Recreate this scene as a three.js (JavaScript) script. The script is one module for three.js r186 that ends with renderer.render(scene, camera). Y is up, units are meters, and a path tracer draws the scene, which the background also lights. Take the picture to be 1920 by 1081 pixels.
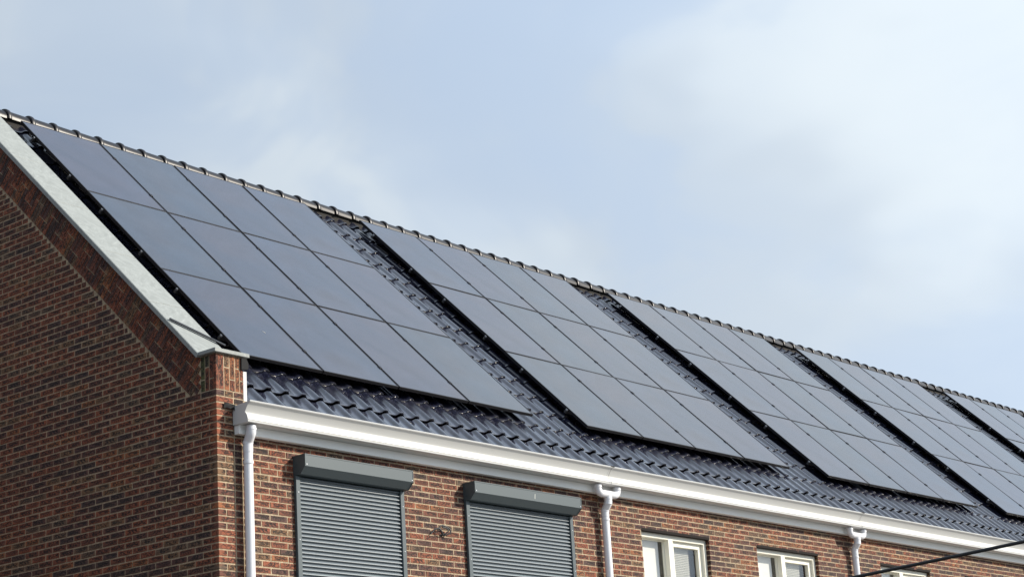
import * as THREE from 'three';
import { mergeGeometries, toCreasedNormals } from 'three/addons/utils/BufferGeometryUtils.js';

// ---------------------------------------------------------------- camera, sky, sun, exposure
const Y0 = 5.55;                                   // height of the eave datum above the ground
const scene = new THREE.Scene();
const camera = new THREE.PerspectiveCamera(16.869, 1920 / 1081, 0.1, 800);
{
  const yaw = 0.8891, pitch = 0.2859, roll = -0.0623, s = Math.sin, c = Math.cos;
  const fwd = new THREE.Vector3(s(yaw) * c(pitch), s(pitch), -c(yaw) * c(pitch));
  const right = new THREE.Vector3(c(yaw), 0, s(yaw));
  const up0 = new THREE.Vector3().crossVectors(right, fwd);
  camera.up.copy(up0.multiplyScalar(c(roll)).addScaledVector(right, -s(roll)));
  camera.position.set(-11.7316, Y0 - 3.9546, 13.0932);
  camera.lookAt(camera.position.clone().add(fwd));
  camera.updateMatrixWorld(); camera.updateProjectionMatrix();
}
const renderer = new THREE.WebGLRenderer({ antialias: true });
renderer.toneMapping = THREE.LinearToneMapping;
renderer.toneMappingExposure = 1.3;
renderer.shadowMap.enabled = true;

const SUN = new THREE.Vector3(0.55, 0.50, 0.67).normalize();
const sun = new THREE.DirectionalLight(new THREE.Color(1, 0.915, 0.79), 5.0);
sun.position.copy(SUN).multiplyScalar(60).add(new THREE.Vector3(8, 5, 0));
sun.target.position.set(8, 5, 0);
sun.castShadow = true; sun.shadow.radius = 3.5;
Object.assign(sun.shadow.camera, { left: -25, right: 25, top: 20, bottom: -20, near: 1, far: 140 });
sun.shadow.mapSize.set(2048, 2048);
scene.add(sun, sun.target);

// seeded random and noise
function rng(seed) { let a = seed >>> 0; return () => { a = (a + 0x6D2B79F5) | 0; let t = Math.imul(a ^ (a >>> 15), 1 | a); t = (t + Math.imul(t ^ (t >>> 7), 61 | t)) ^ t; return ((t ^ (t >>> 14)) >>> 0) / 4294967296; }; }
const NT = new Float32Array(32768); { const r = rng(77); for (let i = 0; i < 32768; i++) NT[i] = r(); }
const hsh = (x, y, z) => NT[(x & 31) | ((y & 31) << 5) | ((z & 31) << 10)];
function noise3(x, y, z) {
  const xi = Math.floor(x), yi = Math.floor(y), zi = Math.floor(z); let u = x - xi, v = y - yi, w = z - zi;
  u = u * u * u * (u * (u * 6 - 15) + 10); v = v * v * v * (v * (v * 6 - 15) + 10); w = w * w * w * (w * (w * 6 - 15) + 10);
  const a = hsh(xi, yi, zi), b = hsh(xi + 1, yi, zi), c = hsh(xi, yi + 1, zi), d = hsh(xi + 1, yi + 1, zi);
  const e = hsh(xi, yi, zi + 1), f = hsh(xi + 1, yi, zi + 1), g = hsh(xi, yi + 1, zi + 1), h = hsh(xi + 1, yi + 1, zi + 1);
  const p = a + (b - a) * u + (c - a + (a - b - c + d) * u) * v, q = e + (f - e) * u + (g - e + (e - f - g + h) * u) * v;
  return p + (q - p) * w;
}
function fbm(x, y, z, n) { let s = 0, a = 0.5, t = 0; for (let i = 0; i < n; i++) { s += a * noise3(x, y, z); t += a; a *= 0.52; x = x * 2.03 + 5.1; y = y * 2.03 + 1.7; z = z * 2.03 + 3.3; } return s / t; }
const smooth = (a, b, x) => { const t = Math.min(1, Math.max(0, (x - a) / (b - a))); return t * t * (3 - 2 * t); };

// thin broken cloud over pale blue, computed on the whole dome
{
  const W = 4096, H = 2048, data = new Float32Array(W * H * 4);
  const blue = [0.385, 0.482, 0.625], white = [0.575, 0.637, 0.686], grey = [0.41, 0.475, 0.555];
  for (let j = 0; j < H; j++) {
    const el = ((j + 0.5) / H - 0.5) * Math.PI, y = Math.sin(el), cy = Math.cos(el);
    for (let i = 0; i < W; i++) {
      const k = (j * W + i) * 4;
      let r = 0.28, g = 0.29, b = 0.30;
      if (y > -0.02) {
        const az = ((i + 0.5) / W - 0.5) * 2 * Math.PI, x = Math.cos(az) * cy, z = Math.sin(az) * cy;
        // clouds lie in a sheet: look the noise up where the ray meets it, softened towards the horizon
        const m = 1 / (y + 0.42), X = x * m, Z = z * m;
        const wx = fbm(X * 3.1 + 9, 2.2, Z * 3.1, 3) - 0.5, wz = fbm(X * 3.1, 7.7, Z * 3.1 + 4, 3) - 0.5;
        const big = fbm(X * 2.853 + 6.765 + wx * 0.2, 6.626, Z * 2.853 + 20.605 + wz * 0.2, 3);
        const det = fbm(X * 8.5 + wx * 2.4, 4.4, Z * 8.5 + wz * 2.4, 5);
        const d = big * 0.66 + det * 0.34;
        const cov = 0.72 * smooth(0.32, 0.70, d) + 0.28 * smooth(0.47, 0.57, d + 0.5 * (fbm(X * 21 + wx * 5, 3.1, Z * 21 + wz * 5, 4) - 0.5) * 0.35), shade = smooth(0.42, 0.72, fbm(X * 4.3 + 11, 8.8, Z * 4.3 + wx, 4));
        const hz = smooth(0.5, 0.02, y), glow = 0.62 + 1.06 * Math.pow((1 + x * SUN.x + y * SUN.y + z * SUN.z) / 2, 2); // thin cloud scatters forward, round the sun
        for (let c = 0; c < 3; c++) {
          const cl = white[c] + (grey[c] - white[c]) * shade * 0.7;
          let v = blue[c] + (cl - blue[c]) * (0.12 + 0.88 * cov);
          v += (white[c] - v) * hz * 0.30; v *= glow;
          if (c === 0) r = v; else if (c === 1) g = v; else b = v;
        }
      }
      data[k] = r; data[k + 1] = g; data[k + 2] = b; data[k + 3] = 1;
    }
  }
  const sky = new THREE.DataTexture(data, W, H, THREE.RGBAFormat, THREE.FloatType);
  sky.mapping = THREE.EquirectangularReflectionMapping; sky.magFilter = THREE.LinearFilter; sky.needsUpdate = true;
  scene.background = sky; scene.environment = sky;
}

// ---------------------------------------------------------------- helpers
const V = (x, y, z) => new THREE.Vector3(x, y, z);
const used = {};
function numbered(n) { const k = used[n] = (used[n] ?? -1) + 1; return k ? n + '_' + String(k).padStart(3, '0') : n; }
function shadow(o) { o.castShadow = o.receiveShadow = true; return o; }
function thing(name, label, category, at, group) {
  const o = new THREE.Group(); o.name = numbered(name); o.position.set(...at); o.userData = { label, category };
  if (group) o.userData.group = group;
  scene.add(o); o.updateMatrixWorld(); return o;
}
function part(name, geo, mat, parent, label) {            // geometry given in world axes
  const m = shadow(new THREE.Mesh(geo, mat)); m.name = name; if (label) m.userData.label = label;
  const w = parent.getWorldPosition(V(0, 0, 0)); m.position.copy(w.negate()); parent.add(m); m.updateMatrixWorld(); return m;
}
function put(name, geo, mat, parent, pos, rot, scale) {   // geometry in its own axes, placed at a world position
  const m = shadow(new THREE.Mesh(geo, mat)); m.name = name;
  const w = parent.getWorldPosition(V(0, 0, 0)); m.position.set(pos.x - w.x, pos.y - w.y, pos.z - w.z);
  if (rot) m.rotation.set(...rot); if (scale) m.scale.set(...scale);
  parent.add(m); m.updateMatrixWorld(); return m;
}
function single(name, geo, mat, label, category, at, group) {
  const m = shadow(new THREE.Mesh(geo.translate(-at[0], -at[1], -at[2]), mat)); m.name = numbered(name); m.position.set(...at);
  m.userData = { label, category }; if (group) m.userData.group = group; scene.add(m); return m;
}
function structure(name, geo, mat) { const m = shadow(new THREE.Mesh(geo, mat)); m.name = name; m.userData.kind = 'structure'; scene.add(m); return m; }
function box(x0, x1, y0, y1, z0, z1) { const g = new THREE.BoxGeometry(x1 - x0, y1 - y0, z1 - z0); return g.translate((x0 + x1) / 2, Y0 + (y0 + y1) / 2, (z0 + z1) / 2); }
// chamfered box, 44 triangles, centred
function chamfer(w, h, d, r, uvOf) {
  const X = w / 2, Y = h / 2, Z = d / 2, pos = [], uv = [];
  const P = (sx, sy, sz, k) => [sx * (X - (k === 0 ? 0 : r)), sy * (Y - (k === 1 ? 0 : r)), sz * (Z - (k === 2 ? 0 : r))];
  const tri = (a, b, c) => { const n = V(...b).sub(V(...a)).cross(V(...c).sub(V(...a))), m = V(a[0] + b[0] + c[0], a[1] + b[1] + c[1], a[2] + b[2] + c[2]); const t = n.dot(m) < 0 ? [a, c, b] : [a, b, c]; for (const p of t) { pos.push(...p); uv.push(...(uvOf ? uvOf(p) : [p[0] + p[2], p[1] + p[2]])); } };
  const quad = (a, b, c, e) => { tri(a, b, c); tri(a, c, e); };
  for (let k = 0; k < 3; k++) for (const s of [-1, 1]) {
    const q = [[-1, -1], [1, -1], [1, 1], [-1, 1]].map(([i, j]) => { const v = [0, 0, 0]; v[k] = s; v[(k + 1) % 3] = i; v[(k + 2) % 3] = j; return P(...v, k); });
    quad(...q);
  }
  for (let k = 0; k < 3; k++) for (const i of [-1, 1]) for (const j of [-1, 1]) {
    const a = (k + 1) % 3, b = (k + 2) % 3, mk = (e, f) => { const v = [0, 0, 0]; v[k] = e; v[a] = i; v[b] = j; return P(...v, f); };
    quad(mk(-1, a), mk(1, a), mk(1, b), mk(-1, b));
  }
  for (const i of [-1, 1]) for (const j of [-1, 1]) for (const l of [-1, 1]) tri(P(i, j, l, 0), P(i, j, l, 1), P(i, j, l, 2));
  const g = new THREE.BufferGeometry(); g.setAttribute('position', new THREE.Float32BufferAttribute(pos, 3)); g.setAttribute('uv', new THREE.Float32BufferAttribute(uv, 2)); g.computeVertexNormals(); return g;
}
function cbox(x0, x1, y0, y1, z0, z1, r = 0.003) { return chamfer(x1 - x0, y1 - y0, z1 - z0, r).translate((x0 + x1) / 2, Y0 + (y0 + y1) / 2, (z0 + z1) / 2); }
// a section drawn in (z, y) run along x
function runX(pts, x0, x1, crease = 0.45) {
  const s = new THREE.Shape(pts.map(([z, y]) => new THREE.Vector2(z, y)));
  const g = new THREE.ExtrudeGeometry(s, { depth: x1 - x0, bevelEnabled: false, steps: 1 }).rotateY(-Math.PI / 2).translate(x1, Y0, 0);
  return toCreasedNormals(g, crease);
}
function tube(pts, r, seg = 24, rad = 14, closed = false) { return new THREE.TubeGeometry(new THREE.CatmullRomCurve3(pts.map((p) => V(p[0], p[1] + Y0, p[2])), closed, 'catmullrom', 0.35), seg, r, rad, closed); }
const TH = 0.7729, SN = Math.sin(TH), CS = Math.cos(TH);
const roofPt = (x, v, off) => V(x, Y0 + 1.0045 + v * SN + off * CS, -0.7107 - v * CS + off * SN);

// ---------------------------------------------------------------- materials
function dataTex(w, h, fn, srgb, rep) {
  const d = new Uint8Array(w * h * 4);
  for (let j = 0; j < h; j++) for (let i = 0; i < w; i++) { const c = fn(i, j), k = (j * w + i) * 4; d[k] = c[0]; d[k + 1] = c[1]; d[k + 2] = c[2]; d[k + 3] = 255; }
  const t = new THREE.DataTexture(d, w, h); t.magFilter = THREE.LinearFilter; t.minFilter = THREE.LinearMipmapLinearFilter; t.generateMipmaps = true;
  t.wrapS = t.wrapT = THREE.RepeatWrapping; if (srgb) t.colorSpace = THREE.SRGBColorSpace; if (rep) t.repeat.set(rep, rep); t.needsUpdate = true; return t;
}
const tileNoise = (i, j, n, f, z, o = 4) => { // noise that repeats over n pixels
  const a = i / n * 2 * Math.PI, b = j / n * 2 * Math.PI, q = f / (2 * Math.PI);
  return fbm(Math.cos(a) * q + 7 + z, Math.sin(a) * q + Math.cos(b) * q + 3, Math.sin(b) * q + 9 + z * 0.7, o);
};
const lin = (r, g, b) => new THREE.Color().setRGB(r, g, b);
const std = (c, roughness, more = {}) => new THREE.MeshStandardMaterial({ color: lin(...c), roughness, ...more });
const grit = dataTex(256, 256, (i, j) => { const v = 205 + 50 * (tileNoise(i, j, 256, 60, 1, 3) - 0.5) * 2 + 24 * (tileNoise(i, j, 256, 9, 4, 3) - 0.5) * 2; return [v, v, v]; }, true);
const gritBump = dataTex(256, 256, (i, j) => { const v = 128 + 120 * (tileNoise(i, j, 256, 90, 6, 3) - 0.5) * 2; return [v, v, v]; });
const M = {};
M.mortar = std([0.52, 0.41, 0.275], 0.95, { map: grit, bumpMap: gritBump, bumpScale: 0.003 });
M.coping = std([0.315, 0.335, 0.330], 0.62, { map: dataTex(512, 512, (i, j) => {
  const a = tileNoise(i, j, 512, 14, 2, 5), b = tileNoise(i, j, 512, 70, 8, 3), st = smooth(0.60, 0.70, tileNoise(i, j, 512, 34, 5, 3));
  const v = 222 + 40 * (a - 0.5) + 12 * (b - 0.5) + 12 * st; return [v, v + 1, v - 1]; }, true) });
M.white = std([0.52, 0.525, 0.515], 0.42);
M.fascia = std([0.80, 0.81, 0.79], 0.5);
M.pipe = std([0.68, 0.69, 0.72], 0.35);
M.cream = std([0.78, 0.76, 0.66], 0.42);
M.shutter = std([0.048, 0.068, 0.077], 0.5);
M.slat = std([0.125, 0.152, 0.172], 0.42);
M.black = std([0.012, 0.012, 0.014], 0.5);
M.lead = new THREE.MeshPhysicalMaterial({ color: lin(0.014, 0.014, 0.015), roughness: 0.75, specularIntensity: 0.35 });
M.alu = std([0.62, 0.63, 0.64], 0.35, { metalness: 0.9 });
M.rail = std([0.06, 0.06, 0.065], 0.45, { metalness: 0.6 });
M.frame = new THREE.MeshPhysicalMaterial({ color: lin(0.008, 0.008, 0.011), roughness: 0.5, specularIntensity: 0.5 });
M.lintel = new THREE.MeshPhysicalMaterial({ color: lin(0.016, 0.013, 0.012), roughness: 0.85, specularIntensity: 0.3 });
M.underlay = std([0.018, 0.018, 0.02], 0.9);
M.ridgeBed = std([0.022, 0.02, 0.018], 0.95);
M.bouncePaving = std([0.44, 0.415, 0.38], 0.92, { map: grit });
M.ground = std([0.052, 0.05, 0.048], 0.95);
M.cable = std([0.010, 0.010, 0.012], 0.55);
M.wire = std([0.035, 0.037, 0.04], 0.6);
M.blind = std([0.60, 0.60, 0.55], 0.9);
M.dropping = std([0.30, 0.30, 0.29], 0.9);
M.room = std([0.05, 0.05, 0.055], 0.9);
M.glass = new THREE.MeshPhysicalMaterial({ color: 0xffffff, roughness: 0.02, transmission: 1, thickness: 0, ior: 1.5 });
// black solar glass: faint cell print under textured, slightly dusty glass, colour raised to stand in for reflected sky
const cellTex = dataTex(512, 512, (i, j) => {
  const n = tileNoise(i, j, 512, 10, 3, 4), f = tileNoise(i, j, 512, 120, 7, 2), v = 150 + 46 * (n - 0.5) + 18 * (f - 0.5);
  const w = tileNoise(i, j, 512, 6, 12, 2) - 0.5; return [v + 26 * w, v, v + 10 - 14 * w]; }, true);
const glassRough = dataTex(512, 512, (i, j) => { const v = 205 + 70 * (tileNoise(i, j, 512, 12, 14, 4) - 0.5); return [v, v, v]; });
M.solar = [0, 1, 2, 3].map((k) => { const c = cellTex.clone(); c.offset.set(k * 0.27, k * 0.41); c.repeat.set(0.45, 0.45); c.needsUpdate = true;
  return new THREE.MeshPhysicalMaterial({ color: lin(...[[0.100, 0.112, 0.150], [0.093, 0.117, 0.150], [0.105, 0.111, 0.152], [0.096, 0.114, 0.158]][k]), map: c, roughness: 0.2, roughnessMap: glassRough, ior: 1.68 }); });
// glazed blue-black roof tile
const tileMap = dataTex(256, 256, (i, j) => { const n = tileNoise(i, j, 256, 12, 2, 4), s = smooth(0.68, 0.74, tileNoise(i, j, 256, 70, 9, 2)), v = 150 + 60 * (n - 0.5) + 90 * s; return [v, v, v]; }, true);
M.tile = [0, 1, 2].map((k) => new THREE.MeshPhysicalMaterial({ color: lin(0.030 + k * 0.005, 0.033 + k * 0.005, 0.068 + k * 0.005), map: tileMap, roughness: 0.2 + 0.06 * k, clearcoat: 1 - 0.15 * k, clearcoatRoughness: 0.06 + 0.05 * k, ior: 1.6, specularIntensity: 1 }));
M.ridge = new THREE.MeshPhysicalMaterial({ color: lin(0.016, 0.013, 0.018), map: tileMap, roughness: 0.38, specularIntensity: 0.75, ior: 1.45 });

// hand-moulded brick faces: 4 x 16 cells of folds, sand specks and mottling
const CELLX = 4, CELLY = 16;
const [brickMap, brickBump] = (() => {
  const W = 1024, H = 1024, L = new Float32Array(W * H).fill(1), B = new Float32Array(W * H).fill(0.6), S = new Float32Array(W * H), r = rng(5);
  const cw = W / CELLX, ch = H / CELLY;
  for (let cy = 0; cy < CELLY; cy++) for (let cx = 0; cx < CELLX; cx++) {
    const stamp = (x, y, rad, dark, deep) => { for (let j = Math.max(0, Math.floor(y - rad)); j <= Math.min(ch - 1, y + rad); j++) for (let i = Math.max(0, Math.floor(x - rad)); i <= Math.min(cw - 1, x + rad); i++) {
      const q = Math.hypot(i - x, j - y) / rad; if (q < 1) { const k = (cy * ch + j) * W + cx * cw + i, f = 1 - q * q; L[k] = Math.min(L[k], 1 - dark * f); B[k] = Math.min(B[k], 0.6 - deep * f); } } };
    const folds = 5 + Math.floor(r() * 9), heavy = 0.6 + 0.38 * r();
    for (let f = 0; f < folds; f++) {
      let x = cw * (0.12 + 0.76 * r()), y = ch * (0.2 + 0.6 * r()), a = (r() - 0.35) * 1.7, n = 10 + r() * 34, rad = 4 + r() * 6.5;
      for (let s = 0; s < n; s++) { stamp(x, y, rad * (1 - Math.abs(s / n - 0.5)), heavy * (0.6 + 0.4 * r()), 0.5); x += Math.cos(a) * 2; y += Math.sin(a) * 2; a += (r() - 0.5) * 0.7; }
    }
    for (let f = 0; f < 10; f++) { const x = cw * r(), y = ch * r(), rad = 1.5 + r() * 3; for (let j = -4; j <= 4; j++) for (let i = -4; i <= 4; i++) { const px = Math.floor(x + i), py = Math.floor(y + j); if (px >= 0 && py >= 0 && px < cw && py < ch && i * i + j * j < rad * rad) S[(cy * ch + py) * W + cx * cw + px] = 0.35 + 0.4 * r(); } }
  }
  const col = dataTex(W, H, (i, j) => {
    const k = j * W + i, n = fbm(i / 38, j / 26, 1.5, 4) - 0.5, cu = (i % 256) / 256 - 0.5, cv = (j % 64) / 64 - 0.5, cid = Math.floor(i / 256) * 16 + Math.floor(j / 64), core = smooth(0.47, 0.27, Math.abs(cu + 0.14 * (NT[cid] - 0.5))) * smooth(0.46, 0.20, Math.abs(cv)), fold = core * smooth(0.40, 0.53, fbm(i / 17 + j / 40, j / 10 - i / 60, 2.7 + cid * 0.37, 3)) * (0.62 + 0.36 * NT[cid + 200]), n2 = fbm(i / 5, j / 5, 8.2, 2) - 0.5, l = Math.max(0.09, L[k] * (1 - fold) * (1 + 0.5 * n + 0.3 * n2)), s = S[k];
    const hue = fbm(i / 60, j / 34, 5.5, 3) - 0.5, e = (c, w) => Math.min(255, 255 * Math.pow(Math.min(1, 0.66 * (l * (1 + w * hue) * (1 - s) + s * c)), 1 / 2.2));
    return [e(0.9, 0.5), e(1.2, -0.1), e(1.3, -0.5)]; }, true);
  const bmp = dataTex(W, H, (i, j) => { const v = 255 * Math.min(1, Math.max(0, B[j * W + i] + 0.5 * (fbm(i / 9, j / 9, 3.3, 3) - 0.5))); return [v, v, v]; });
  return [col, bmp];
})();
const TINT = [ // albedo, weight
  [[0.354, 0.108, 0.052], 18], [[0.302, 0.093, 0.047], 20], [[0.242, 0.080, 0.046], 18], [[0.190, 0.073, 0.049], 15], [[0.160, 0.067, 0.052], 10],
  [[0.134, 0.067, 0.055], 6], [[0.285, 0.150, 0.075], 8], [[0.215, 0.122, 0.075], 7], [[0.116, 0.059, 0.046], 5], [[0.388, 0.140, 0.056], 6]];
TINT.push([[0.115, 0.120, 0.040], 0], [[0.085, 0.080, 0.045], 0]); // mossy bricks on the kneeler
const TSUM = TINT.reduce((a, t) => a + t[1], 0);
let lastTint = 0;
function pickTint(r) { if (r() < 0.28) return lastTint; return lastTint = freshTint(r); }
function freshTint(r) { let q = r() * TSUM, k = 0; while ((q -= TINT[k][1]) > 0) k++; return k; }
M.brick = TINT.map(([c]) => std(c, 0.86, { map: brickMap, bumpMap: brickBump, bumpScale: 0.004 }));
M.brickMass = std([1, 1, 1], 0.86, { map: brickMap, bumpMap: brickBump, bumpScale: 0.004, vertexColors: true });

// ---------------------------------------------------------------- bricks
const CO = 0.0618, BH = 0.0498, JN = 0.0120;
// front-chamfered brick: front at z = 0, back at z = -0.03, 18 triangles
function brickGeo(len, cell, seed) {
  const r = rng(seed), j = (a) => (r() - 0.5) * 2 * a, L = len / 2, Hh = BH / 2, c = 0.0035, pos = [], uv = [];
  const fr = [[-1, -1], [1, -1], [1, 1], [-1, 1]].map(([a, b]) => [a * (L - c) + j(0.0012), b * (Hh - c) + j(0.0016), j(0.0016)]);
  const md = fr.map((p, k) => [[-1, 1, 1, -1][k] * L + j(0.0016), [-1, -1, 1, 1][k] * Hh + j(0.0016), -c]);
  const bk = md.map((p) => [p[0], p[1], -0.03]);
  const full = len > 0.15, u0 = (cell % CELLX) / CELLX + (full ? 0 : r() * 0.5 / CELLX), uw = (full ? 1 : 0.5) / CELLX, v0 = Math.floor(cell / CELLX) / CELLY;
  const push = (p) => { pos.push(...p); uv.push(u0 + uw * (0.03 + 0.94 * (p[0] + L) / len), v0 + (0.06 + 0.88 * Math.min(1, Math.max(0, (p[1] + Hh) / BH))) / CELLY); };
  const quad = (a, b, d, e) => { [a, b, d, a, d, e].forEach(push); };
  quad(...fr); for (let k = 0; k < 4; k++) { const n = (k + 1) % 4; quad(md[k], md[n], fr[n], fr[k]); quad(bk[k], bk[n], md[n], md[k]); }
  const g = new THREE.BufferGeometry(); g.setAttribute('position', new THREE.Float32BufferAttribute(pos, 3)); g.setAttribute('uv', new THREE.Float32BufferAttribute(uv, 2)); g.computeVertexNormals(); return g;
}
const FULL = [], HALF = [];
for (let k = 0; k < 24; k++) FULL.push(brickGeo(0.2095, (k * 7) % 64, 100 + k));
for (let k = 0; k < 12; k++) HALF.push(brickGeo(0.0995, (k * 11 + 3) % 64, 300 + k));
// corner bricks, seen on two sides: lx along x, lz along z
function cornerGeo(lx, lz, cell) {
  const u0 = (cell % CELLX) / CELLX, v0 = Math.floor(cell / CELLX) / CELLY;
  return chamfer(lx, BH, lz, 0.004, (p) => [u0 + (0.03 + 0.9 * ((p[0] + lx / 2) + (lz / 2 - p[2])) / (lx + lz)) / CELLX, v0 + (0.06 + 0.88 * (p[1] / BH + 0.5)) / CELLY]);
}
const CORN = [0, 1, 2, 3].flatMap((k) => [cornerGeo(0.2095, 0.0995, k * 9 + 1), cornerGeo(0.0995, 0.2095, k * 9 + 5)]);
const FR = new THREE.Frustum().setFromProjectionMatrix(new THREE.Matrix4().multiplyMatrices(camera.projectionMatrix, camera.matrixWorld.clone().invert()));
// a list of pieces { geo, tint, pos, rot, sx }: the nearest in view become parts of their own, the rest one mass
function layBricks(list, wall, name, most, minY = -1e9) {
  const ranked = list.map((b) => ({ b, d: b.pos.distanceTo(camera.position), seen: b.seen !== false && FR.containsPoint(b.pos) })).sort((p, q) => (q.seen - p.seen) || (p.d - q.d));
  const rest = [];
  ranked.forEach(({ b, seen }, i) => { if (seen && i < most) put(name, b.geo, M.brick[b.tint], wall, b.pos, b.rot, [b.sx, b.sy ?? 1, 1]); else if (b.pos.y > minY) rest.push(b); });
  if (!rest.length) return;
  let n = 0; for (const b of rest) n += b.geo.attributes.position.count;
  const pos = new Float32Array(n * 3), nor = new Float32Array(n * 3), uv = new Float32Array(n * 2), col = new Float32Array(n * 3);
  const m = new THREE.Matrix4(), nm = new THREE.Matrix3(), v = V(0, 0, 0), q = new THREE.Quaternion(), eu = new THREE.Euler(), sc = V(1, 1, 1); let o = 0;
  for (const b of rest) {
    const P = b.geo.attributes.position, N = b.geo.attributes.normal, U = b.geo.attributes.uv, c = TINT[b.tint][0];
    m.compose(b.pos, q.setFromEuler(eu.set(...b.rot)), sc.set(b.sx, b.sy ?? 1, 1)); nm.getNormalMatrix(m);
    for (let i = 0; i < P.count; i++, o++) {
      v.fromBufferAttribute(P, i).applyMatrix4(m); pos.set([v.x, v.y, v.z], o * 3);
      v.fromBufferAttribute(N, i).applyMatrix3(nm).normalize(); nor.set([v.x, v.y, v.z], o * 3);
      uv.set([U.getX(i), U.getY(i)], o * 2); col.set(c, o * 3);
    }
  }
  const g = new THREE.BufferGeometry(); g.setAttribute('position', new THREE.BufferAttribute(pos, 3)); g.setAttribute('normal', new THREE.BufferAttribute(nor, 3)); g.setAttribute('uv', new THREE.BufferAttribute(uv, 2)); g.setAttribute('color', new THREE.BufferAttribute(col, 3));
  part('brickwork', g, M.brickMass, wall).userData.kind = 'stuff';
}
// stretcher bond along u between u0 and u1; at(u, y) gives the world place of a brick's middle
function course(list, u0, u1, k, phase, place, rot, r) {
  let a = u0, edge = u0 - phase; // phase shifts the bond
  while (a < u1 - 0.02) {
    let b = edge + 0.22; while (b < a + 0.035) b += 0.22;
    edge = b; const end = Math.min(b - JN, u1); const len = end - a;
    if (len > 0.02) {
      const half = len < 0.15, base = half ? 0.0995 : 0.2095, geo = half ? HALF[Math.floor(r() * 12)] : FULL[Math.floor(r() * 24)];
      const p = place((a + end) / 2, (k + 0.5) * CO, (r() - 0.5) * 0.003);
      list.push({ geo, tint: pickTint(r), pos: p, rot: [rot[0], rot[1] + (r() - 0.5) * 0.012, rot[2] + (r() - 0.5) * 0.014], sx: len / base });
    }
    a = b;
  }
}

// ---------------------------------------------------------------- ground
structure('ground', new THREE.PlaneGeometry(1200, 1200).rotateX(-Math.PI / 2), M.ground);

{ // pale paving added along the fronts, unseen, to bounce light up onto the fascia
  const g = new THREE.BoxGeometry(60, 0.12, 6.5).translate(27, 0.064, 3.3), p = g.attributes.position, u = g.attributes.uv; for (let i = 0; i < p.count; i++) u.setXY(i, p.getX(i) / 2, p.getZ(i) / 2);
  structure('added_bounce_strip', g, M.bouncePaving);
}

// ---------------------------------------------------------------- the terrace
const HX = [0, 5.716, 11.292, 16.868, 22.444, 28.02], RIDGE_Z = -4.62, RIDGE_Y = 4.628, NH = 5;
const WHICH = ['end house beside the brick gable', 'second house from the gable', 'third house from the gable', 'fourth house from the gable', 'fifth house from the gable'];
const houseLabel = ['end-of-terrace brick house with bare gable wall and two grey roller shutters', 'second brick house from the gable, with two cream-framed windows under its gutter', 'third brick house from the gable, black cable crossing before its window', 'fourth brick house from the gable, only its tiled roof and gutter in view', 'fifth and farthest brick house of the terrace, only its roof in view'];
const houses = HX.slice(0, NH).map((x, i) => thing('brick_house', houseLabel[i], 'house', [(HX[i] + HX[i + 1]) / 2, 0, RIDGE_Z], 'brick houses of one terrace'));
const openings = [ // house, x0, x1, top, bottom, kind
  [0, 0.965, 2.43, -0.20, -1.82, 'shutter'], [0, 3.41, 5.15, -0.20, -1.82, 'shutter'],
  [1, 6.50, 7.885, -0.371, -1.82, 'window'], [1, 8.935, 10.40, -0.371, -1.82, 'window'], [2, 12.03, 13.44, -0.371, -1.82, 'window'], [2, 14.5, 15.9, -0.371, -1.82, 'window'], [3, 17.6, 19.0, -0.371, -1.82, 'window'], [3, 20.1, 21.5, -0.371, -1.82, 'window']];
const rB = rng(2024);

// front walls
const frontWalls = houses.map((h, i) => {
  const x0 = i ? HX[i] + 0.0015 : 0.337, x1 = HX[i + 1] - 0.0015;
  const s = new THREE.Shape([[x0, -Y0], [x1, -Y0], [x1, 0.30], [x0, 0.30]].map((p) => new THREE.Vector2(...p)));
  for (const [hh, a, b, t, bt] of openings) if (hh === i) s.holes.push(new THREE.Path([[a, bt], [a, t], [b, t], [b, bt]].map((p) => new THREE.Vector2(...p))));
  const w = part('front_wall', new THREE.ExtrudeGeometry(s, { depth: 0.2, bevelEnabled: false }).translate(0, Y0, -0.2042), M.mortar, h);
  const list = [], X0 = i ? HX[i] + 0.004 : 0, X1 = HX[i + 1] - 0.004;
  for (let k = -88; k <= (i ? 2 : 5); k++) {
    const y = (k + 0.5) * CO; if (i > 2 && y < -2.2) continue;
    let iv = [];
    if (i) iv = [[X0, X1]]; else { iv = [[k % 2 ? 0.11 : 0.22, 0.304], [0.317, k > 2 ? 0.335 : X1]]; if (k > 2) iv = [[k % 2 ? 0.11 : 0.22, 0.334]]; }
    for (const [hh, a, b, t, bt] of openings) if (hh === i && y + CO / 2 < t + 0.035 + (a < 6 ? 0.02 : 0) && y > bt - 0.02) iv = iv.flatMap(([p, q]) => (b <= p || a >= q ? [[p, q]] : [[p, a], [b, q]]));
    for (const [p, q] of iv) course(list, p, q, k, (k % 2 ? 0.11 : 0), (u, yy, d) => V(u, Y0 + yy, d), [0, 0, 0], rB);
    // brick ends lining the window reveals
    for (const [hh, a, b, t, bt, kind] of openings) if (hh === i && kind === 'window' && y + CO / 2 < t + 0.035 && y > bt) for (const [x, ry] of [[b, -Math.PI / 2], [a, Math.PI / 2]])
      list.push({ geo: HALF[Math.floor(rB() * 12)], tint: pickTint(rB), pos: V(x + (ry < 0 ? -0.004 : 0.004), Y0 + y, -0.056), rot: [0, ry, 0], sx: 0.95 });
  }
  layBricks(list, w, 'brick', 300);
  return w;
});

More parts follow.
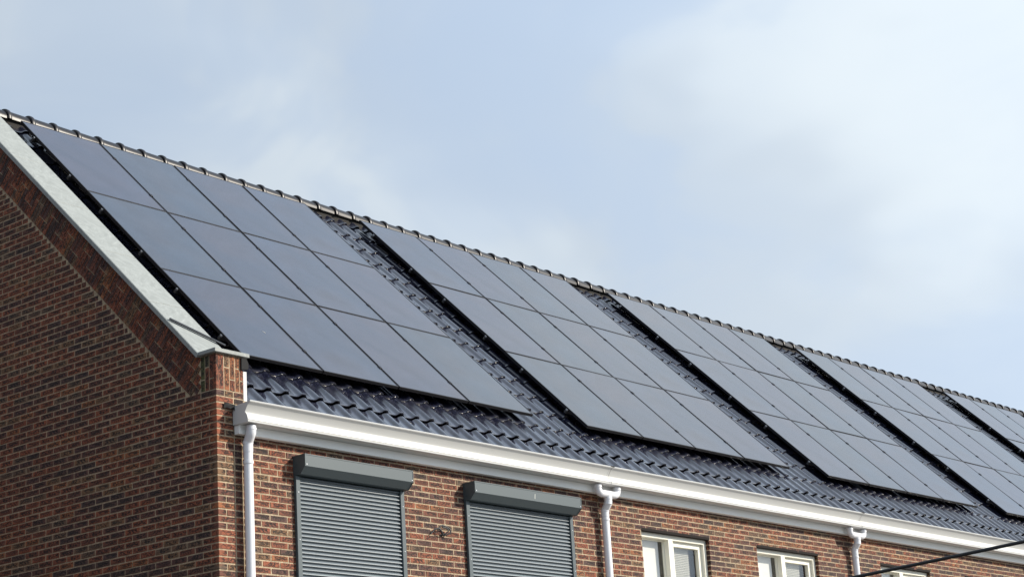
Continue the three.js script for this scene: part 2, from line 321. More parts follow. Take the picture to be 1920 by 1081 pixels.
// gable wall with parapet and kneeler
{
  const h = houses[0], TOP = (w) => 0.499 + 0.9625 * w, BAND = (w) => 0.021 + 0.9625 * w, W2 = 9.24, WR = 4.62;
  const pts = [[0.0045, -Y0], [0.0045, 0.712], [0.205, 0.712], [WR, TOP(WR)], [W2 - 0.2, 0.70], [W2, -Y0]]; // (w, y)
  const s = new THREE.Shape(pts.map(([w, y]) => new THREE.Vector2(-w, y)));
  const gw = part('gable_wall', new THREE.ExtrudeGeometry(s, { depth: 0.3315, bevelEnabled: false }).rotateY(-Math.PI / 2).translate(0.336, Y0, 0), M.mortar, h);
  const list = [], r = rng(31), RY = -Math.PI / 2;
  for (let k = -88; k < 72; k++) {
    const y = (k + 1) * CO; let w0 = k < 6 ? (k % 2 ? 0.22 : 0.11) : 0;
    if (k >= 6) w0 = Math.max(w0, (y - 0.021) / 0.9625 + 0.004);
    const w1 = Math.min(W2, W2 - (y - 0.021) / 0.9625);
    if (w1 - w0 < 0.05) break;
    const ph = ((w0 - (k % 2 ? 0 : 0.11)) % 0.22 + 0.22) % 0.22;
    course(list, w0, w1, k, ph, (u, yy, d) => V(-d, Y0 + yy, -u), [0, RY, 0], r);
  }
  layBricks(list, gw, 'brick', 300);
  // quoin bricks turning the corner
  for (let k = -88; k < 6; k++) {
    const y = (k + 0.5) * CO, long = k % 2 === 0, g = CORN[2 * Math.floor(r() * 4) + (long ? 0 : 1)];
    if (y < -2.3) continue;
    put('corner_brick', g, M.brick[pickTint(r)], gw, V((long ? 0.2095 : 0.0995) / 2 + (r() - 0.5) * 0.002, Y0 + y, -(long ? 0.0995 : 0.2095) / 2 + (r() - 0.5) * 0.002));
  }
  // slanting bricks of the rake band, square to the slope
  const sl = [], A = Math.atan(0.9625), cA = Math.cos(A), sA = Math.sin(A), TW = 0.478 * cA;
  const bandAt = (sgm, t) => { const w = sgm * cA - (t) * sA, y = 0.021 + sgm * sA + t * cA; return [w, y]; };
  const cuts = [[0.004, 0.2145, 0.224, TW - 0.004], [0.004, 0.108, 0.118, TW - 0.004]];
  for (const side of [0, 1]) for (let n = 0, sg = 0.28; sg < 6.7; n++, sg += 0.0595) {
    const c = cuts[(n + (n * 7) % 3) % 2];
    for (const [a0, b] of [[c[0], c[1]], [c[2], c[3]]]) {
      let a = a0, b2 = b; // cut to the kneeler's upright bricks and the course below
      for (let q = 0; q < 60; q++) { if (bandAt(sg, a)[1] < 0.378) a += 0.006; if (bandAt(sg, b2)[0] < 0.222) b2 -= 0.006; }
      if (b2 - a < 0.03) continue;
      const [w, y] = bandAt(sg, (a + b2) / 2), len = b2 - a; if (w > WR - 0.05 && y > TOP(WR) - 0.35) continue;
      const half = len < 0.15, ang = side ? Math.PI / 2 - A : Math.PI / 2 + A;
      const q = new THREE.Quaternion().setFromEuler(new THREE.Euler(0, RY, 0)).multiply(new THREE.Quaternion().setFromEuler(new THREE.Euler(0, 0, side ? Math.PI / 2 + A : Math.PI / 2 - A)));
      const e = new THREE.Euler().setFromQuaternion(q);
      sl.push({ geo: half ? HALF[Math.floor(r() * 12)] : FULL[Math.floor(r() * 24)], tint: pickTint(r), pos: V(-0.003 - r() * 0.003, Y0 + y, side ? -(W2 - w) : -w), rot: [e.x, e.y, e.z], sx: len / (half ? 0.0995 : 0.2095), sy: 1.06 });
    }
  }
  layBricks(sl, gw, 'rake_brick', 280);
  // upright bricks of the kneeler, gable side and street side
  const kn = [], up = Math.PI / 2, qg = new THREE.Quaternion().setFromEuler(new THREE.Euler(0, RY, 0)).multiply(new THREE.Quaternion().setFromEuler(new THREE.Euler(0, 0, up))), eg = new THREE.Euler().setFromQuaternion(qg);
  const split = [[[0.374, 0.706]], [[0.374, 0.585], [0.596, 0.706]], [[0.374, 0.475], [0.486, 0.706]], [[0.374, 0.59], [0.60, 0.706]], [[0.374, 0.48], [0.49, 0.706]]];
  const up1 = (c0, c1, y0, y1, front, tint) => { const len = y1 - y0, half = len < 0.15, wd = c1 - c0; kn.push({ geo: half ? HALF[Math.floor(r() * 12)] : FULL[Math.floor(r() * 24)], tint: tint ?? pickTint(r), pos: front ? V((c0 + c1) / 2, Y0 + (y0 + y1) / 2, -r() * 0.002) : V(r() * 0.002, Y0 + (y0 + y1) / 2, -(c0 + c1) / 2), rot: front ? [0, 0, up] : [eg.x, eg.y, eg.z], sx: len / (half ? 0.0995 : 0.2095), sy: wd / BH }); };
  [[0.031, 0.098], [0.108, 0.166], [0.176, 0.232], [0.241, 0.294], [0.303, 0.335]].forEach(([a, b], n) => { for (const [y0, y1] of split[n]) up1(a, b, y0, y1, true, n === 0 ? 1 : [0, 1, 9, 6][Math.floor(r() * 4)]); });
  [[0.031, 0.09], [0.099, 0.150], [0.158, 0.210]].forEach(([a, b], n) => { for (const [y0, y1] of split[(n + 2) % 5]) up1(a, b, y0, y1, false, n === 2 ? 10 : n === 1 && y0 > 0.4 ? 11 : undefined); });
  layBricks(kn, gw, 'upright_brick', 60);
  // the upright corner brick
  put('corner_brick', chamfer(0.03, 0.332, 0.03, 0.004, (p) => [0.02 + (p[1] + 0.17) * 0.6, 0.02 + (p[0] + 0.02) * 0.5]), M.brick[1], gw, V(0.0145, Y0 + 0.54, -0.0145));

  // coping of pale slabs on the rake, level cap on the kneeler
  const cap = part('coping', cbox(-0.036, 0.397, 0.714, 0.752, -0.215, 0.032, 0.004), M.coping, h, 'pale grey coping slabs along the gable slope');
  const topAt = (w) => 0.548 + 0.9625 * w, seams = [0.198, 0.909, 1.636, 2.37, 3.10, 3.83, 4.60];
  for (const side of [0, 1]) for (let n = 0; n < 6; n++) {
    const wa = seams[n], wb = seams[n + 1], sc = Math.hypot(wb - wa, (wb - wa) * 0.9625), wm = (wa + wb) / 2;
    const g = chamfer(0.435, 0.035, sc - 0.007, 0.003);
    const uvA = g.attributes.uv, pA = g.attributes.position; for (let i = 0; i < uvA.count; i++) uvA.setXY(i, (pA.getX(i) + n * 0.37) * 1.2, (pA.getZ(i) + pA.getY(i) + n * 1.03) * 1.2);
    put('coping_slab', g, M.coping, cap, V(0.1825, Y0 + topAt(wm) - 0.0175 / cA, side ? -(W2 - wm) : -wm), [side ? -A : A, 0, 0]);
  }
  for (const side of [0, 1]) put('edge_trim', chamfer(0.006, 0.042, 6.15, 0.002), M.coping, cap, V(-0.0405, Y0 + topAt(2.42) - 0.022 / cA, side ? -(W2 - 2.42) : -2.42), [side ? -A : A, 0, 0]);
  part('trim_board', cbox(0.343, 0.388, 0.20, 0.585, -0.06, -0.006, 0.002), M.white, h, 'white upright trim strip between kneeler and tiles');
  const lf = part('lead_flashing', (() => { const g = new THREE.PlaneGeometry(0.15, 0.05, 10, 4), p = g.attributes.position, q = rng(8); for (let i = 0; i < p.count; i++) p.setXYZ(i, p.getX(i), p.getY(i) + (q() - 0.5) * 0.012, 0.012 + (q() - 0.5) * 0.012 + 0.02 * (p.getX(i) + 0.075) / 0.15); g.computeVertexNormals(); const b = g.clone().translate(0, 0.002, -0.006); return mergeGeometries([g, b]).rotateZ(-0.12).translate(0.155, Y0 + 0.218, 0.004); })(), M.lead, h, 'crumpled black lead flap above the gutter end');
  part('lead_flashing', (() => { const sh = new THREE.Shape([[0.304, 0.592], [0.386, 0.604], [0.392, 0.66], [0.372, 0.695], [0.306, 0.70]].map((p) => new THREE.Vector2(...p))); return new THREE.ExtrudeGeometry(sh, { depth: 0.012, bevelEnabled: true, bevelSize: 0.003, bevelThickness: 0.003, bevelSegments: 1 }).translate(0, Y0, 0.004); })(), M.lead, h, 'black lead flap under the coping cap');
}

// unseen house added left of view: it keeps the low sky off the gable
{
  const n = thing('added_sky_blocker', 'unseen brick house added left of the gable to block low sky', 'house', [-9, 0, -6.2]);
  part('wall', runX([[-1.6, -Y0], [-1.6, 0.35], [-6.2, 4.75], [-10.8, 0.35], [-10.8, -Y0]], -14.5, -4.6), M.brick[3], n);
  const q = (z) => 0.45 + (z < -6.2 ? z + 11 : -1.4 - z) * 0.957;
  part('roof', runX([[-1.2, 0.15], [-6.2, 5.0], [-11.2, 0.15], [-11.2, 0.05], [-6.2, 4.85], [-1.2, 0.05]], -14.7, -4.5), M.tile[0], n);
}

// rear wall, floor slab under the roof, and rooms
houses.forEach((h, i) => {
  const x0 = HX[i] + (i ? 0.002 : 0.34), x1 = HX[i + 1] - 0.002;
  part('rear_wall', box(x0, x1, -Y0, 0.2, -9.24, -9.04), M.mortar, h);
  part('attic_floor', box(x0, x1, 0.02, 0.18, -9.03, -0.22), M.room, h);
  if (i === NH - 1) part('far_gable_wall', runX([[-0.01, -Y0], [-0.01, 0.2], [RIDGE_Z, 4.4], [-9.2, 0.2], [-9.2, -Y0]], 28.03, 28.25), M.mortar, h);
});

// ---------------------------------------------------------------- roof: boarding, pantiles, ridge
const TP = 0.238, TR = 0.394, TOFF = -0.105, PW = 1.1405, PH = 1.7016, PERIOD = 5.5764, AX0 = 0.9813;
const tileGeo = (() => { // S-shaped pantile: x across, y up from the roof, z down the slope; its nose at z = 0
  const PR = [[-0.192, -0.0299], [-0.180, -0.0358], [-0.150, -0.0380], [-0.110, -0.0380], [-0.082, -0.0358], [-0.067, -0.0319], [-0.055, -0.0240], [-0.043, -0.0137], [-0.031, -0.0059], [-0.016, -0.0013], [0, 0.0000], [0.014, -0.0026], [0.027, -0.0104], [0.037, -0.0221], [0.046, -0.0345], [0.058, -0.0364]];
  const N = PR.length - 1, rows = [[-0.452, -0.0235, 0], [-0.034, -0.002, 0], [-0.022, 0, 0.003], [-0.008, 0, 0.005], [-0.002, -0.0025, 0.005], [0, -0.007, 0.004], [-0.001, -0.012, 0.003], [-0.004, -0.018, 0.001]], pos = [], idx = [], uv = [];
  rows.forEach(([z, dy, ex], j) => { for (let i = 0; i <= N; i++) { const [x, y] = PR[i]; pos.push(x, y + dy + ex * smooth(-0.03, -0.008, y), z); uv.push(x * 1.4 + 0.3, z * 1.4 + dy); } });
  for (let j = 0; j + 1 < rows.length; j++) for (let i = 0; i < N; i++) { const a = j * (N + 1) + i, b = a + 1, c = a + N + 1, d = c + 1; idx.push(a, c, b, b, c, d); }
  const g = new THREE.BufferGeometry(); g.setAttribute('position', new THREE.Float32BufferAttribute(pos, 3)); g.setAttribute('uv', new THREE.Float32BufferAttribute(uv, 2)); g.setIndex(idx);
  return toCreasedNormals(g, 0.75);
})();
const ridgeGeo = (() => { // half-round ridge tile lying along x, raised collar at its left end
  const prof = [[0.0, 0.100], [0.0, 0.128], [0.006, 0.135], [0.018, 0.138], [0.044, 0.136], [0.054, 0.130], [0.060, 0.120], [0.11, 0.118], [0.36, 0.114]], N = 14, pos = [], idx = [], uv = [];
  for (const [x, r] of prof) for (let i = 0; i <= N; i++) { const a = Math.PI * (i / N * 1.06 - 0.03); pos.push(x, Math.sin(a) * r, Math.cos(a) * r); uv.push(x * 2, a * 0.2); }
  for (let j = 0; j + 1 < prof.length; j++) for (let i = 0; i < N; i++) { const a = j * (N + 1) + i, c = a + N + 1; idx.push(a, c, a + 1, a + 1, c, c + 1); }
  const g = new THREE.BufferGeometry(); g.setAttribute('position', new THREE.Float32BufferAttribute(pos, 3)); g.setAttribute('uv', new THREE.Float32BufferAttribute(uv, 2)); g.setIndex(idx);
  return toCreasedNormals(g, 0.6);
})();
const arrays = [0, 1, 2, 3, 4].map((i) => ({ x: AX0 + i * PERIOD, cols: i === 4 ? 3 : 4 }));
const rT = rng(99);
houses.forEach((h, i) => {
  const x0 = i ? HX[i] + 0.001 : 0.337, x1 = HX[i + 1] - 0.001, e0 = roofPt(0, -0.80, -0.235);
  const zr = RIDGE_Z;
  const topY = e0.y - Y0 + (e0.z - zr) * Math.tan(TH);
  const roof = part('roof', runX([[e0.z, e0.y - Y0], [zr, topY], [2 * zr - e0.z, e0.y - Y0], [2 * zr - e0.z, e0.y - Y0 - 0.06], [zr, topY - 0.06], [e0.z, e0.y - Y0 - 0.06]], x0, x1, 0.3), M.underlay, h);
  part('rear_slope', runX([[zr - 0.06, topY + 0.05], [2 * zr - e0.z - 0.05, e0.y - Y0 + 0.07], [2 * zr - e0.z - 0.05, e0.y - Y0 + 0.03], [zr - 0.06, topY + 0.01]], x0, x1, 0.3), M.tile[0], h);
  for (let j = -2; j <= 13; j++) {
    let v = -0.023 + TR * j; if (j === -2) v -= 0.075;
    for (let k = -3; k < 116; k++) {
      const x = 1.138 + TP * k; if (x - 0.19 < x0 || x - 0.19 >= x1 || (i === 0 && x < 0.5)) continue;
      const under = arrays.some((a) => x > a.x + 0.62 && x < a.x + a.cols * PW - 0.30) && v > 0.62;
      if (under) continue;
      const p = roofPt(x + (rT() - 0.5) * 0.004, v + (rT() - 0.5) * 0.006, TOFF + (rT() - 0.5) * 0.003);
      put('roof_tile', tileGeo, M.tile[Math.floor(rT() * 3)], roof, p, [TH + (rT() - 0.5) * 0.008, 0, (rT() - 0.5) * 0.004]);
    }
  }
  const ridge = part('ridge', runX([[zr + 0.085, RIDGE_Y - 0.10], [zr + 0.08, RIDGE_Y - 0.01], [zr, RIDGE_Y + 0.09], [zr - 0.08, RIDGE_Y - 0.01], [zr - 0.085, RIDGE_Y - 0.10]], x0, x1), M.ridgeBed, h);
  for (let k = -2; k < 84; k++) { const x = 0.905 + 0.3335 * k; if (x < x0 || x >= x1) continue; put('ridge_tile', ridgeGeo, M.ridge, ridge, V(x, Y0 + RIDGE_Y + (rT() - 0.5) * 0.006, zr), [0, (rT() - 0.5) * 0.01, -0.012]); }
});

// ---------------------------------------------------------------- gutters, fascias, downpipes
const gOuter = [[0.004, 0.225], [0.004, 0.046], [0.198, 0.046], [0.204, 0.049], [0.2065, 0.064], [0.2015, 0.067], [0.2070, 0.071], [0.2050, 0.080], [0.198, 0.100], [0.187, 0.122], [0.175, 0.138], [0.1680, 0.143], [0.1705, 0.149], [0.1775, 0.162], [0.1875, 0.178], [0.1990, 0.195], [0.2120, 0.212], [0.2255, 0.225], [0.2375, 0.230], [0.241, 0.240], [0.234, 0.246], [0.226, 0.244]];
const gInner = [[0.220, 0.234], [0.194, 0.214], [0.174, 0.19], [0.156, 0.142], [0.178, 0.09], [0.190, 0.062], [0.02, 0.062], [0.016, 0.225]];
houses.forEach((h, i) => {
  const x0 = i ? HX[i] - 0.001 : 0.205, x1 = HX[i + 1] - 0.007;
  const gut = part('gutter', runX([...gOuter, ...gInner], x0, x1, 0.5), M.white, h);
  if (!i) put('end_cap', runX(gOuter.concat([[0.2, 0.236]]), 0.196, 0.2048, 0.5), M.white, gut, V(0, 0, 0));
  if (i) { put('joint_clip', cbox(HX[i] - 0.035, HX[i] + 0.03, 0.236, 0.252, 0.218, 0.243, 0.002), M.lead, gut, V(0, 0, 0));
    put('joint_strip', runX(gOuter.slice(2, -2).map(([z, y]) => [z + 0.0025, y + 0.001]).concat(gOuter.slice(2, -2).reverse().map(([z, y]) => [z - 0.004, y])), HX[i] - 0.034, HX[i] - 0.0125, 0.5), M.white, gut, V(0, 0, 0));
    put('seal', runX(gOuter.slice(2, -2).map(([z, y]) => [z - 0.001, y + 0.001]).concat(gOuter.slice(2, -2).reverse().map(([z, y]) => [z - 0.005, y])), HX[i] - 0.0068, HX[i] - 0.0012, 0.5), M.lead, gut, V(0, 0, 0)); }
  part('fascia', cbox(i ? HX[i] + 0.001 : 0.21, HX[i + 1] - 0.001, -0.040, 0.0445, 0.005, 0.068, 0.002), M.fascia, h);
});
{ // single bend at the corner
  const h = houses[0], R = 0.043;
  const d = part('downpipe', tube([[0.314, -0.20, 0.072], [0.314, -1.5, 0.072], [0.314, -3.5, 0.072], [0.314, -5.54, 0.072]], R, 40, 18), M.pipe, h, 'white round downpipe at the corner of the gable');
  put('bend', tube([[0.300, 0.035, 0.135], [0.300, -0.015, 0.135], [0.302, -0.045, 0.125], [0.312, -0.10, 0.082], [0.314, -0.13, 0.073], [0.314, -0.205, 0.072]], R * 1.06, 26, 18), M.pipe, d, V(0, 0, 0));
  for (const y of [-0.115, -0.30, -1.9]) put('collar', new THREE.CylinderGeometry(R * 1.13, R * 1.13, 0.028, 20), M.pipe, d, V(0.314, Y0 + y, 0.072));
  put('collar', new THREE.CylinderGeometry(R * 1.14, R * 1.14, 0.02, 20), M.pipe, d, V(0.300, Y0 + 0.0, 0.135));
  put('wall_bracket', cbox(0.285, 0.343, -1.93, -1.90, -0.006, 0.04), M.pipe, d, V(0, 0, 0));
}
[1, 2, 3].forEach((i) => { // two outlets joined under each gutter joint
  const h = houses[i], X = HX[i] - [0, -0.012, 0.05, 0.03][i], R = 0.043, label = [0, 'white downpipe with two joined outlets between second shutter and first cream window', 'white downpipe with two joined outlets beside the black cable', 'white downpipe with two joined outlets at the fourth house'][i];
  const d = part('downpipe', tube([[X, -0.27, 0.072], [X, -1.5, 0.072], [X, -3.5, 0.072], [X, -5.54, 0.072]], R, 40, 18), M.pipe, h, label);
  put('outlet_bend', tube([[X - 0.185, 0.04, 0.135], [X - 0.185, 0.0, 0.135], [X - 0.172, -0.035, 0.135], [X - 0.13, -0.055, 0.135], [X, -0.055, 0.135], [X + 0.12, -0.055, 0.135], [X + 0.160, -0.035, 0.135], [X + 0.172, 0.0, 0.135], [X + 0.172, 0.04, 0.135]], R * 0.98, 48, 16), M.pipe, d, V(0, 0, 0));
  put('bend', tube([[X - 0.01, -0.055, 0.135], [X - 0.01, -0.13, 0.135], [X - 0.008, -0.155, 0.132], [X, -0.215, 0.082], [X, -0.245, 0.073], [X, -0.30, 0.072]], R * 1.05, 28, 18), M.pipe, d, V(0, 0, 0));
  for (const [y, z] of [[-0.105, 0.135], [-0.16, 0.130], [-0.235, 0.074], [-0.335, 0.072], [-1.9, 0.072]]) put('collar', new THREE.CylinderGeometry(R * 1.12, R * 1.12, 0.022, 20), M.pipe, d, V(X - (z > 0.1 ? 0.01 : 0), Y0 + y, z));
  for (const s of [-0.185, 0.172]) put('collar', new THREE.CylinderGeometry(R * 1.1, R * 1.1, 0.02, 20), M.pipe, d, V(X + s, Y0 + 0.015, 0.135));
});

// ---------------------------------------------------------------- solar panels on their rails
const PT = 0.035, gapW = 0.020, gapH = 0.011;
const frameGeo = (() => {
  const w = (PW - gapW) / 2, l = (PH - gapH) / 2, f = 0.011, s = new THREE.Shape([[-w, -l], [w, -l], [w, l], [-w, l]].map((p) => new THREE.Vector2(...p)));
  s.holes.push(new THREE.Path([[-w + f, -l + f], [-w + f, l - f], [w - f, l - f], [w - f, -l + f]].map((p) => new THREE.Vector2(...p))));
  return new THREE.ExtrudeGeometry(s, { depth: PT - 0.002, bevelEnabled: true, bevelSize: 0.001, bevelThickness: 0.001, bevelSegments: 1 }).rotateX(-Math.PI / 2).translate(0, -PT + 0.001, 0);
})();
const glassGeo = (() => { const w = PW - gapW - 0.0222, l = PH - gapH - 0.0222, g = new THREE.BoxGeometry(w, 0.006, l).translate(0, -0.0055, 0), p = g.attributes.position, u = g.attributes.uv; for (let i = 0; i < p.count; i++) u.setXY(i, p.getX(i) / 1.2, p.getZ(i) / 1.2); return g; })();
const clampGeo = chamfer(0.036, 0.012, 0.05, 0.002), endClampGeo = chamfer(0.016, 0.018, 0.030, 0.002);
const rowN = ['lowest', 'middle', 'top'], colN = [['leftmost', 'second', 'third', 'rightmost'], ['leftmost', 'middle', 'rightmost']], rS = rng(41);
arrays.forEach((A, i) => {
  for (let r = 2; r >= 0; r--) for (let c = 0; c < A.cols; c++) {
    const ctr = roofPt(A.x + (c + 0.5) * PW, (r + 0.5) * PH, (rS() - 0.5) * 0.003);
    const t = thing('solar_panel', `black solar panel, ${colN[A.cols === 3 ? 1 : 0][c]} in the ${rowN[r]} row on the ${WHICH[i]}`, 'solar panel', [ctr.x, ctr.y, ctr.z], 'solar panels on the terrace roof');
    t.rotation.set(TH + (rS() - 0.5) * 0.005, 0, (rS() - 0.5) * 0.005); t.updateMatrixWorld();
    const add = (n, g, m, p) => { const o = shadow(new THREE.Mesh(g, m)); o.name = n; if (p) o.position.set(...p); t.add(o); return o; };
    add('frame', frameGeo, M.frame); add('glass', glassGeo, M.solar[(r * 5 + c * 3 + i) % 4]);
    const zs = [-PH * 0.27, PH * 0.27];
    for (const z of zs) { if (c < A.cols - 1) add('clamp', clampGeo, M.frame, [PW / 2, 0.001, z]); else add('end_clamp', endClampGeo, M.rail, [PW / 2 - 0.004, -0.013, z]);
      if (!c) add('end_clamp', endClampGeo, M.alu, [-PW / 2 + 0.004, -0.026, z]); }
    if (i === 0 && r === 0 && c === 0) add('bird_dropping', (() => { const s = new THREE.Shape(); const q = rng(3); for (let k = 0; k < 14; k++) { const a = k / 14 * 6.283, rr = 0.6 + 0.5 * q(); s[k ? 'lineTo' : 'moveTo'](Math.cos(a) * 0.007 * rr, Math.sin(a) * 0.030 * rr); } return new THREE.ExtrudeGeometry(s, { depth: 0.0012, bevelEnabled: false }).rotateX(-Math.PI / 2).rotateY(0.5); })(), M.dropping, [0.18, -0.0022, 0.20]);
  }
  for (let r = 2; r >= 0; r--) for (const s of [0.23, 0.77]) {
    const v = (r + s) * PH, L = A.cols * PW + 0.02, p = roofPt(A.x + A.cols * PW / 2, v, -0.057);
    const t = thing('mounting_rail', `${s > 0.5 ? 'upper' : 'lower'} mounting rail under the ${rowN[r]} panel row on the ${WHICH[i]}`, 'rail', [p.x, p.y, p.z], 'mounting rails under the solar panels');
    t.rotation.x = TH; t.updateMatrixWorld();
    const a = shadow(new THREE.Mesh(chamfer(L, 0.038, 0.036, 0.002), M.rail)); a.name = 'bar'; t.add(a);
    for (const e of [-1, 1]) { const cp = shadow(new THREE.Mesh(chamfer(0.004, 0.034, 0.032, 0.001), M.rail)); cp.name = 'cut_end'; cp.position.set(e * (L / 2 + 0.002), 0, 0); t.add(cp); }
  }
});

// ---------------------------------------------------------------- roller shutters
function shutter(x0, x1, label, scratch) {
  const t = thing('roller_shutter', label, 'roller shutter', [(x0 + x1) / 2, Y0 - 1.84, 0.05], 'roller shutters on the front wall');
  const hs = part('housing', runX([[0.003, -0.158], [0.003, -0.338], [0.098, -0.338], [0.165, -0.272], [0.165, -0.158]], x0 + 0.008, x1 - 0.008, 0.3), M.shutter, t);
  const capS = [[0.003, -0.155], [0.003, -0.341], [0.100, -0.341], [0.168, -0.274], [0.168, -0.155]];
  put('end_cap', runX(capS, x0, x0 + 0.0075, 0.3), M.shutter, hs, V(0, 0, 0)); put('end_cap', runX(capS, x1 - 0.0075, x1, 0.3), M.shutter, hs, V(0, 0, 0));
  put('cover_lip', runX([[0.1655, -0.1575], [0.1655, -0.165], [0.168, -0.165], [0.168, -0.1555], [0.02, -0.1555], [0.02, -0.1575]], x0 + 0.008, x1 - 0.008, 0.3), M.shutter, hs, V(0, 0, 0));
  if (scratch) put('scratch', chamfer(0.007, 0.055, 0.0016, 0.0004), M.blind, hs, V(scratch, Y0 - 0.222, 0.1655), [0, 0, -0.12]);
  for (const x of [x0 + 0.022, x1 - 0.022]) put('screw', new THREE.CylinderGeometry(0.0055, 0.0055, 0.005, 10).rotateX(Math.PI / 2), M.alu, hs, V(x, Y0 - 0.255, 0.167));
  for (const [a, b] of [[x0 + 0.002, x0 + 0.058], [x1 - 0.058, x1 - 0.002]]) {
    const g = part('guide_rail', cbox(a, b, -1.84, -0.342, 0.003, 0.036, 0.003), M.shutter, t);
    for (const y of [-0.5, -0.95, -1.4]) put('screw', new THREE.CylinderGeometry(0.005, 0.005, 0.004, 10).rotateX(Math.PI / 2), M.alu, g, V((a + b) / 2, Y0 + y, 0.0375));
  }
  // each slat a shallow outward curve hooked under the one above
  const P = 0.0394, sec = [[0.011, 0], [0.0155, -0.003], [0.0200, -0.0085], [0.0228, -0.0140], [0.0235, -0.0170], [0.0220, -0.0195], [0.0140, -0.0208], [0.0055, -0.0225], [0.0030, -0.0270], [0.0030, -0.0385], [0.001, -0.0385], [0.001, 0]];
  const sg = runX(sec, x0 + 0.055, x1 - 0.055, 0.55).translate(0, -Y0, 0), rr = rng(7 + x0 * 100);
  for (let y = -0.345; y > -1.76; y -= P) put('slat', sg, M.slat, t, V(0, Y0 + y, (rr() - 0.5) * 0.0012), [(rr() - 0.5) * 0.00, 0, 0]);
  part('bottom_bar', cbox(x0 + 0.06, x1 - 0.06, -1.838, -1.79, 0.004, 0.026), M.shutter, t);
  part('backing', box(x0 + 0.03, x1 - 0.03, -1.82, -0.21, -0.16, -0.10), M.room, t);
}
shutter(0.947, 2.448, 'closed grey roller shutter nearest the brick gable corner');
shutter(3.385, 5.180, 'closed wider grey roller shutter with scratched box, beside the middle downpipe', 4.37);

// ---------------------------------------------------------------- windows
function windowAt(h, x0, x1, top, bot, where) {
  const zf = -0.075, zb = -0.125, f = 0.055, mid = x0 + (x1 - x0) * 0.437;
  const w = part('window', (() => { // outer frame
    const s = new THREE.Shape([[x0, bot], [x1, bot], [x1, top], [x0, top]].map((p) => new THREE.Vector2(...p)));
    s.holes.push(new THREE.Path([[x0 + f, bot + f], [x0 + f, top - f], [mid, top - f], [mid, bot + f]].map((p) => new THREE.Vector2(...p))));
    s.holes.push(new THREE.Path([[mid + 0.085, bot + f], [mid + 0.085, top - f], [x1 - f, top - f], [x1 - f, bot + f]].map((p) => new THREE.Vector2(...p))));
    return new THREE.ExtrudeGeometry(s, { depth: 0.064, bevelEnabled: true, bevelSize: 0.003, bevelThickness: 0.003, bevelSegments: 1 }).translate(0, Y0, zb + 0.003); })(), M.cream, h, 'cream window frame with fixed light and opening sash');
  const sash = (a, b, wd, zz, dp) => { const s = new THREE.Shape([[a, bot + f + 0.004], [b, bot + f + 0.004], [b, top - f - 0.004], [a, top - f - 0.004]].map((p) => new THREE.Vector2(...p)));
    s.holes.push(new THREE.Path([[a + wd, bot + f + wd], [a + wd, top - f - wd], [b - wd, top - f - wd], [b - wd, bot + f + wd]].map((p) => new THREE.Vector2(...p))));
    return new THREE.ExtrudeGeometry(s, { depth: dp, bevelEnabled: true, bevelSize: 0.003, bevelThickness: 0.003, bevelSegments: 1 }).translate(0, Y0, zz); };
  put('sash', sash(mid + 0.089, x1 - f - 0.004, 0.060, -0.142, 0.045), M.cream, w, V(0, 0, 0));
  put('glazing_bead', sash(x0 + f + 0.003, mid - 0.003, 0.016, -0.142, 0.02), M.cream, w, V(0, 0, 0));
  put('pane', box(x0 + f + 0.012, mid - 0.012, bot + f + 0.01, top - f - 0.014, -0.136, -0.133), M.glass, w, V(0, 0, 0));
  put('pane', box(mid + 0.14, x1 - f - 0.055, bot + f + 0.05, top - f - 0.055, -0.126, -0.123), M.glass, w, V(0, 0, 0));
  part('lintel', cbox(x0 + 0.001, x1 + 0.004, top - 0.004, top + 0.030, -0.125, 0.002, 0.003), M.lintel, h);
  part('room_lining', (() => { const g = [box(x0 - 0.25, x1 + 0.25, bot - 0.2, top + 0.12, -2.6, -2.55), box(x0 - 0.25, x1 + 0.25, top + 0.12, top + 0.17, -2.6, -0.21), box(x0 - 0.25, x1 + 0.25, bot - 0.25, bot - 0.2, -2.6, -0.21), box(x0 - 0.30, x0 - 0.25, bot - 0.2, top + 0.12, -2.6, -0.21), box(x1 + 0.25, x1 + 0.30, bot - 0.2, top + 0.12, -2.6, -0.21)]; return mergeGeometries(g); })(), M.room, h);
  // blinds inside
  const rb = thing('roller_blind', 'pale roller blind in left light of ' + where, 'blind', [(x0 + mid) / 2, Y0 + bot, -0.20], 'blinds behind the windows');
  part('fabric', box(x0 + 0.02, mid - 0.045, bot + 0.02, top - 0.02, -0.186, -0.183), M.blind, rb); part('roller', new THREE.CylinderGeometry(0.018, 0.018, mid - x0 - 0.1, 14).rotateZ(Math.PI / 2).translate((x0 + mid) / 2 - 0.03, Y0 + top - 0.03, -0.20), M.cream, rb);
  const pb = thing('pleated_blind', 'pale pleated blind in the opening sash of ' + where, 'blind', [(mid + x1) / 2, Y0 + bot, -0.19], 'blinds behind the windows');
  const px0 = mid + 0.10, px1 = x1 - 0.215, fold = 0.021; const pl = mergeGeometries([0, 1].map((s) => box(px0, px1, -0.0008, 0.0008, -0.014, 0.014).translate(0, -Y0, 0).rotateX(s ? 0.72 : -0.72).translate(0, s ? fold / 4 : -fold / 4, 0)));
  for (let y = top - 0.06; y > bot + 0.05; y -= fold) put('pleat', pl, M.blind, pb, V(0, Y0 + y, -0.182));
  put('head_rail', cbox(px0, px1, -0.012, 0.012, -0.012, 0.012, 0.002).translate(0, -Y0, 0), M.cream, pb, V(0, Y0 + top - 0.045, -0.182));
}
const wNames = ['the window beside the double-outlet downpipe', 'the second cream window from the shutters', 'the third cream window, behind the black cable', 'the last cream window, below the far gutter', 'the first window of the fourth house', 'the second window of the fourth house'];
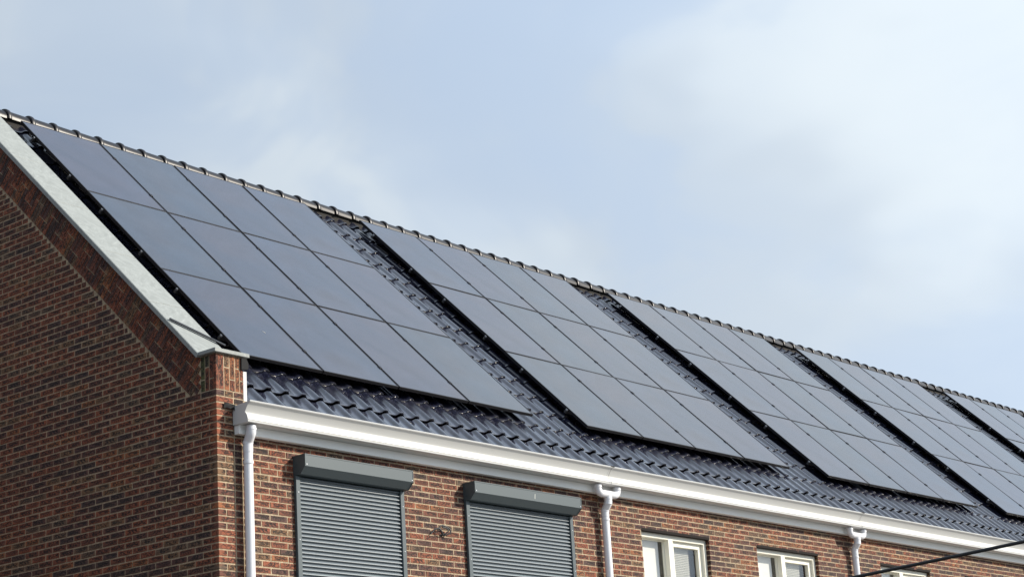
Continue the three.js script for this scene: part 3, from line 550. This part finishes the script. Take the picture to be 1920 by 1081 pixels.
openings.filter((o) => o[5] === 'window').forEach(([h, a, b, t, bt], n) => windowAt(houses[h], a, b, t, bt, wNames[n]));

// ---------------------------------------------------------------- small things
single('cable_loop', mergeGeometries([tube([[3.02, -0.74, -0.002], [3.0, -0.728, 0.03], [2.962, -0.70, 0.05], [2.93, -0.675, 0.045], [2.885, -0.684, 0.03], [2.862, -0.71, 0.02], [2.84, -0.735, 0.012]], 0.008, 40, 8), tube([[3.0, -0.735, -0.002], [3.06, -0.728, 0.03], [3.10, -0.704, 0.05], [3.095, -0.675, 0.05], [3.05, -0.65, 0.045], [2.995, -0.638, 0.04], [2.965, -0.648, 0.035], [2.945, -0.672, 0.03]], 0.008, 44, 8), tube([[2.99, -0.733, 0.0], [3.045, -0.715, 0.035], [3.07, -0.69, 0.05], [3.045, -0.662, 0.045], [2.99, -0.655, 0.04]], 0.007, 30, 8)]), M.wire, 'loose loop of dark grey cable sticking out of the wall between the shutters', 'cable', [3.0, Y0 - 0.735, 0]);
{ // dark bar lying aslant on the coping
  const A = Math.atan(0.9625), a = V(-0.01, Y0 + 1.175, -0.633), b = V(0.46, Y0 + 0.93, -0.375), d = b.clone().sub(a), g = chamfer(d.length(), 0.012, 0.036, 0.002);
  const X = d.clone().normalize(), n0 = V(0, Math.cos(A), Math.sin(A)), Z = X.clone().cross(n0).normalize(), N = Z.clone().cross(X);
  g.applyMatrix4(new THREE.Matrix4().makeBasis(X, N, Z)); const c = a.clone().add(b).multiplyScalar(0.5).addScaledVector(n0, 0.004); g.translate(c.x, c.y, c.z);
  single('metal_bar', g, M.black, 'thin dark bar lying aslant across the pale gable coping', 'bar', [c.x, c.y, c.z]);
}
{ // service cable across the street, nearer the camera
  const p = V(-4.651, Y0 - 2.919, 9.069), q = V(-4.505, Y0 - 2.868, 9.74), d = q.clone().sub(p), pts = [];
  for (let k = -8; k <= 10; k++) { const s = k * 1.25; pts.push([p.x + d.x * s, p.y - Y0 + d.y * s + 0.004 * s * s, p.z + d.z * s]); }
  single('overhead_cable', tube(pts, 0.0072, 90, 10), M.cable, 'black cable running aslant across the lower right, nearer than the houses', 'cable', [p.x, p.y, p.z]);
}
renderer.render(scene, camera);
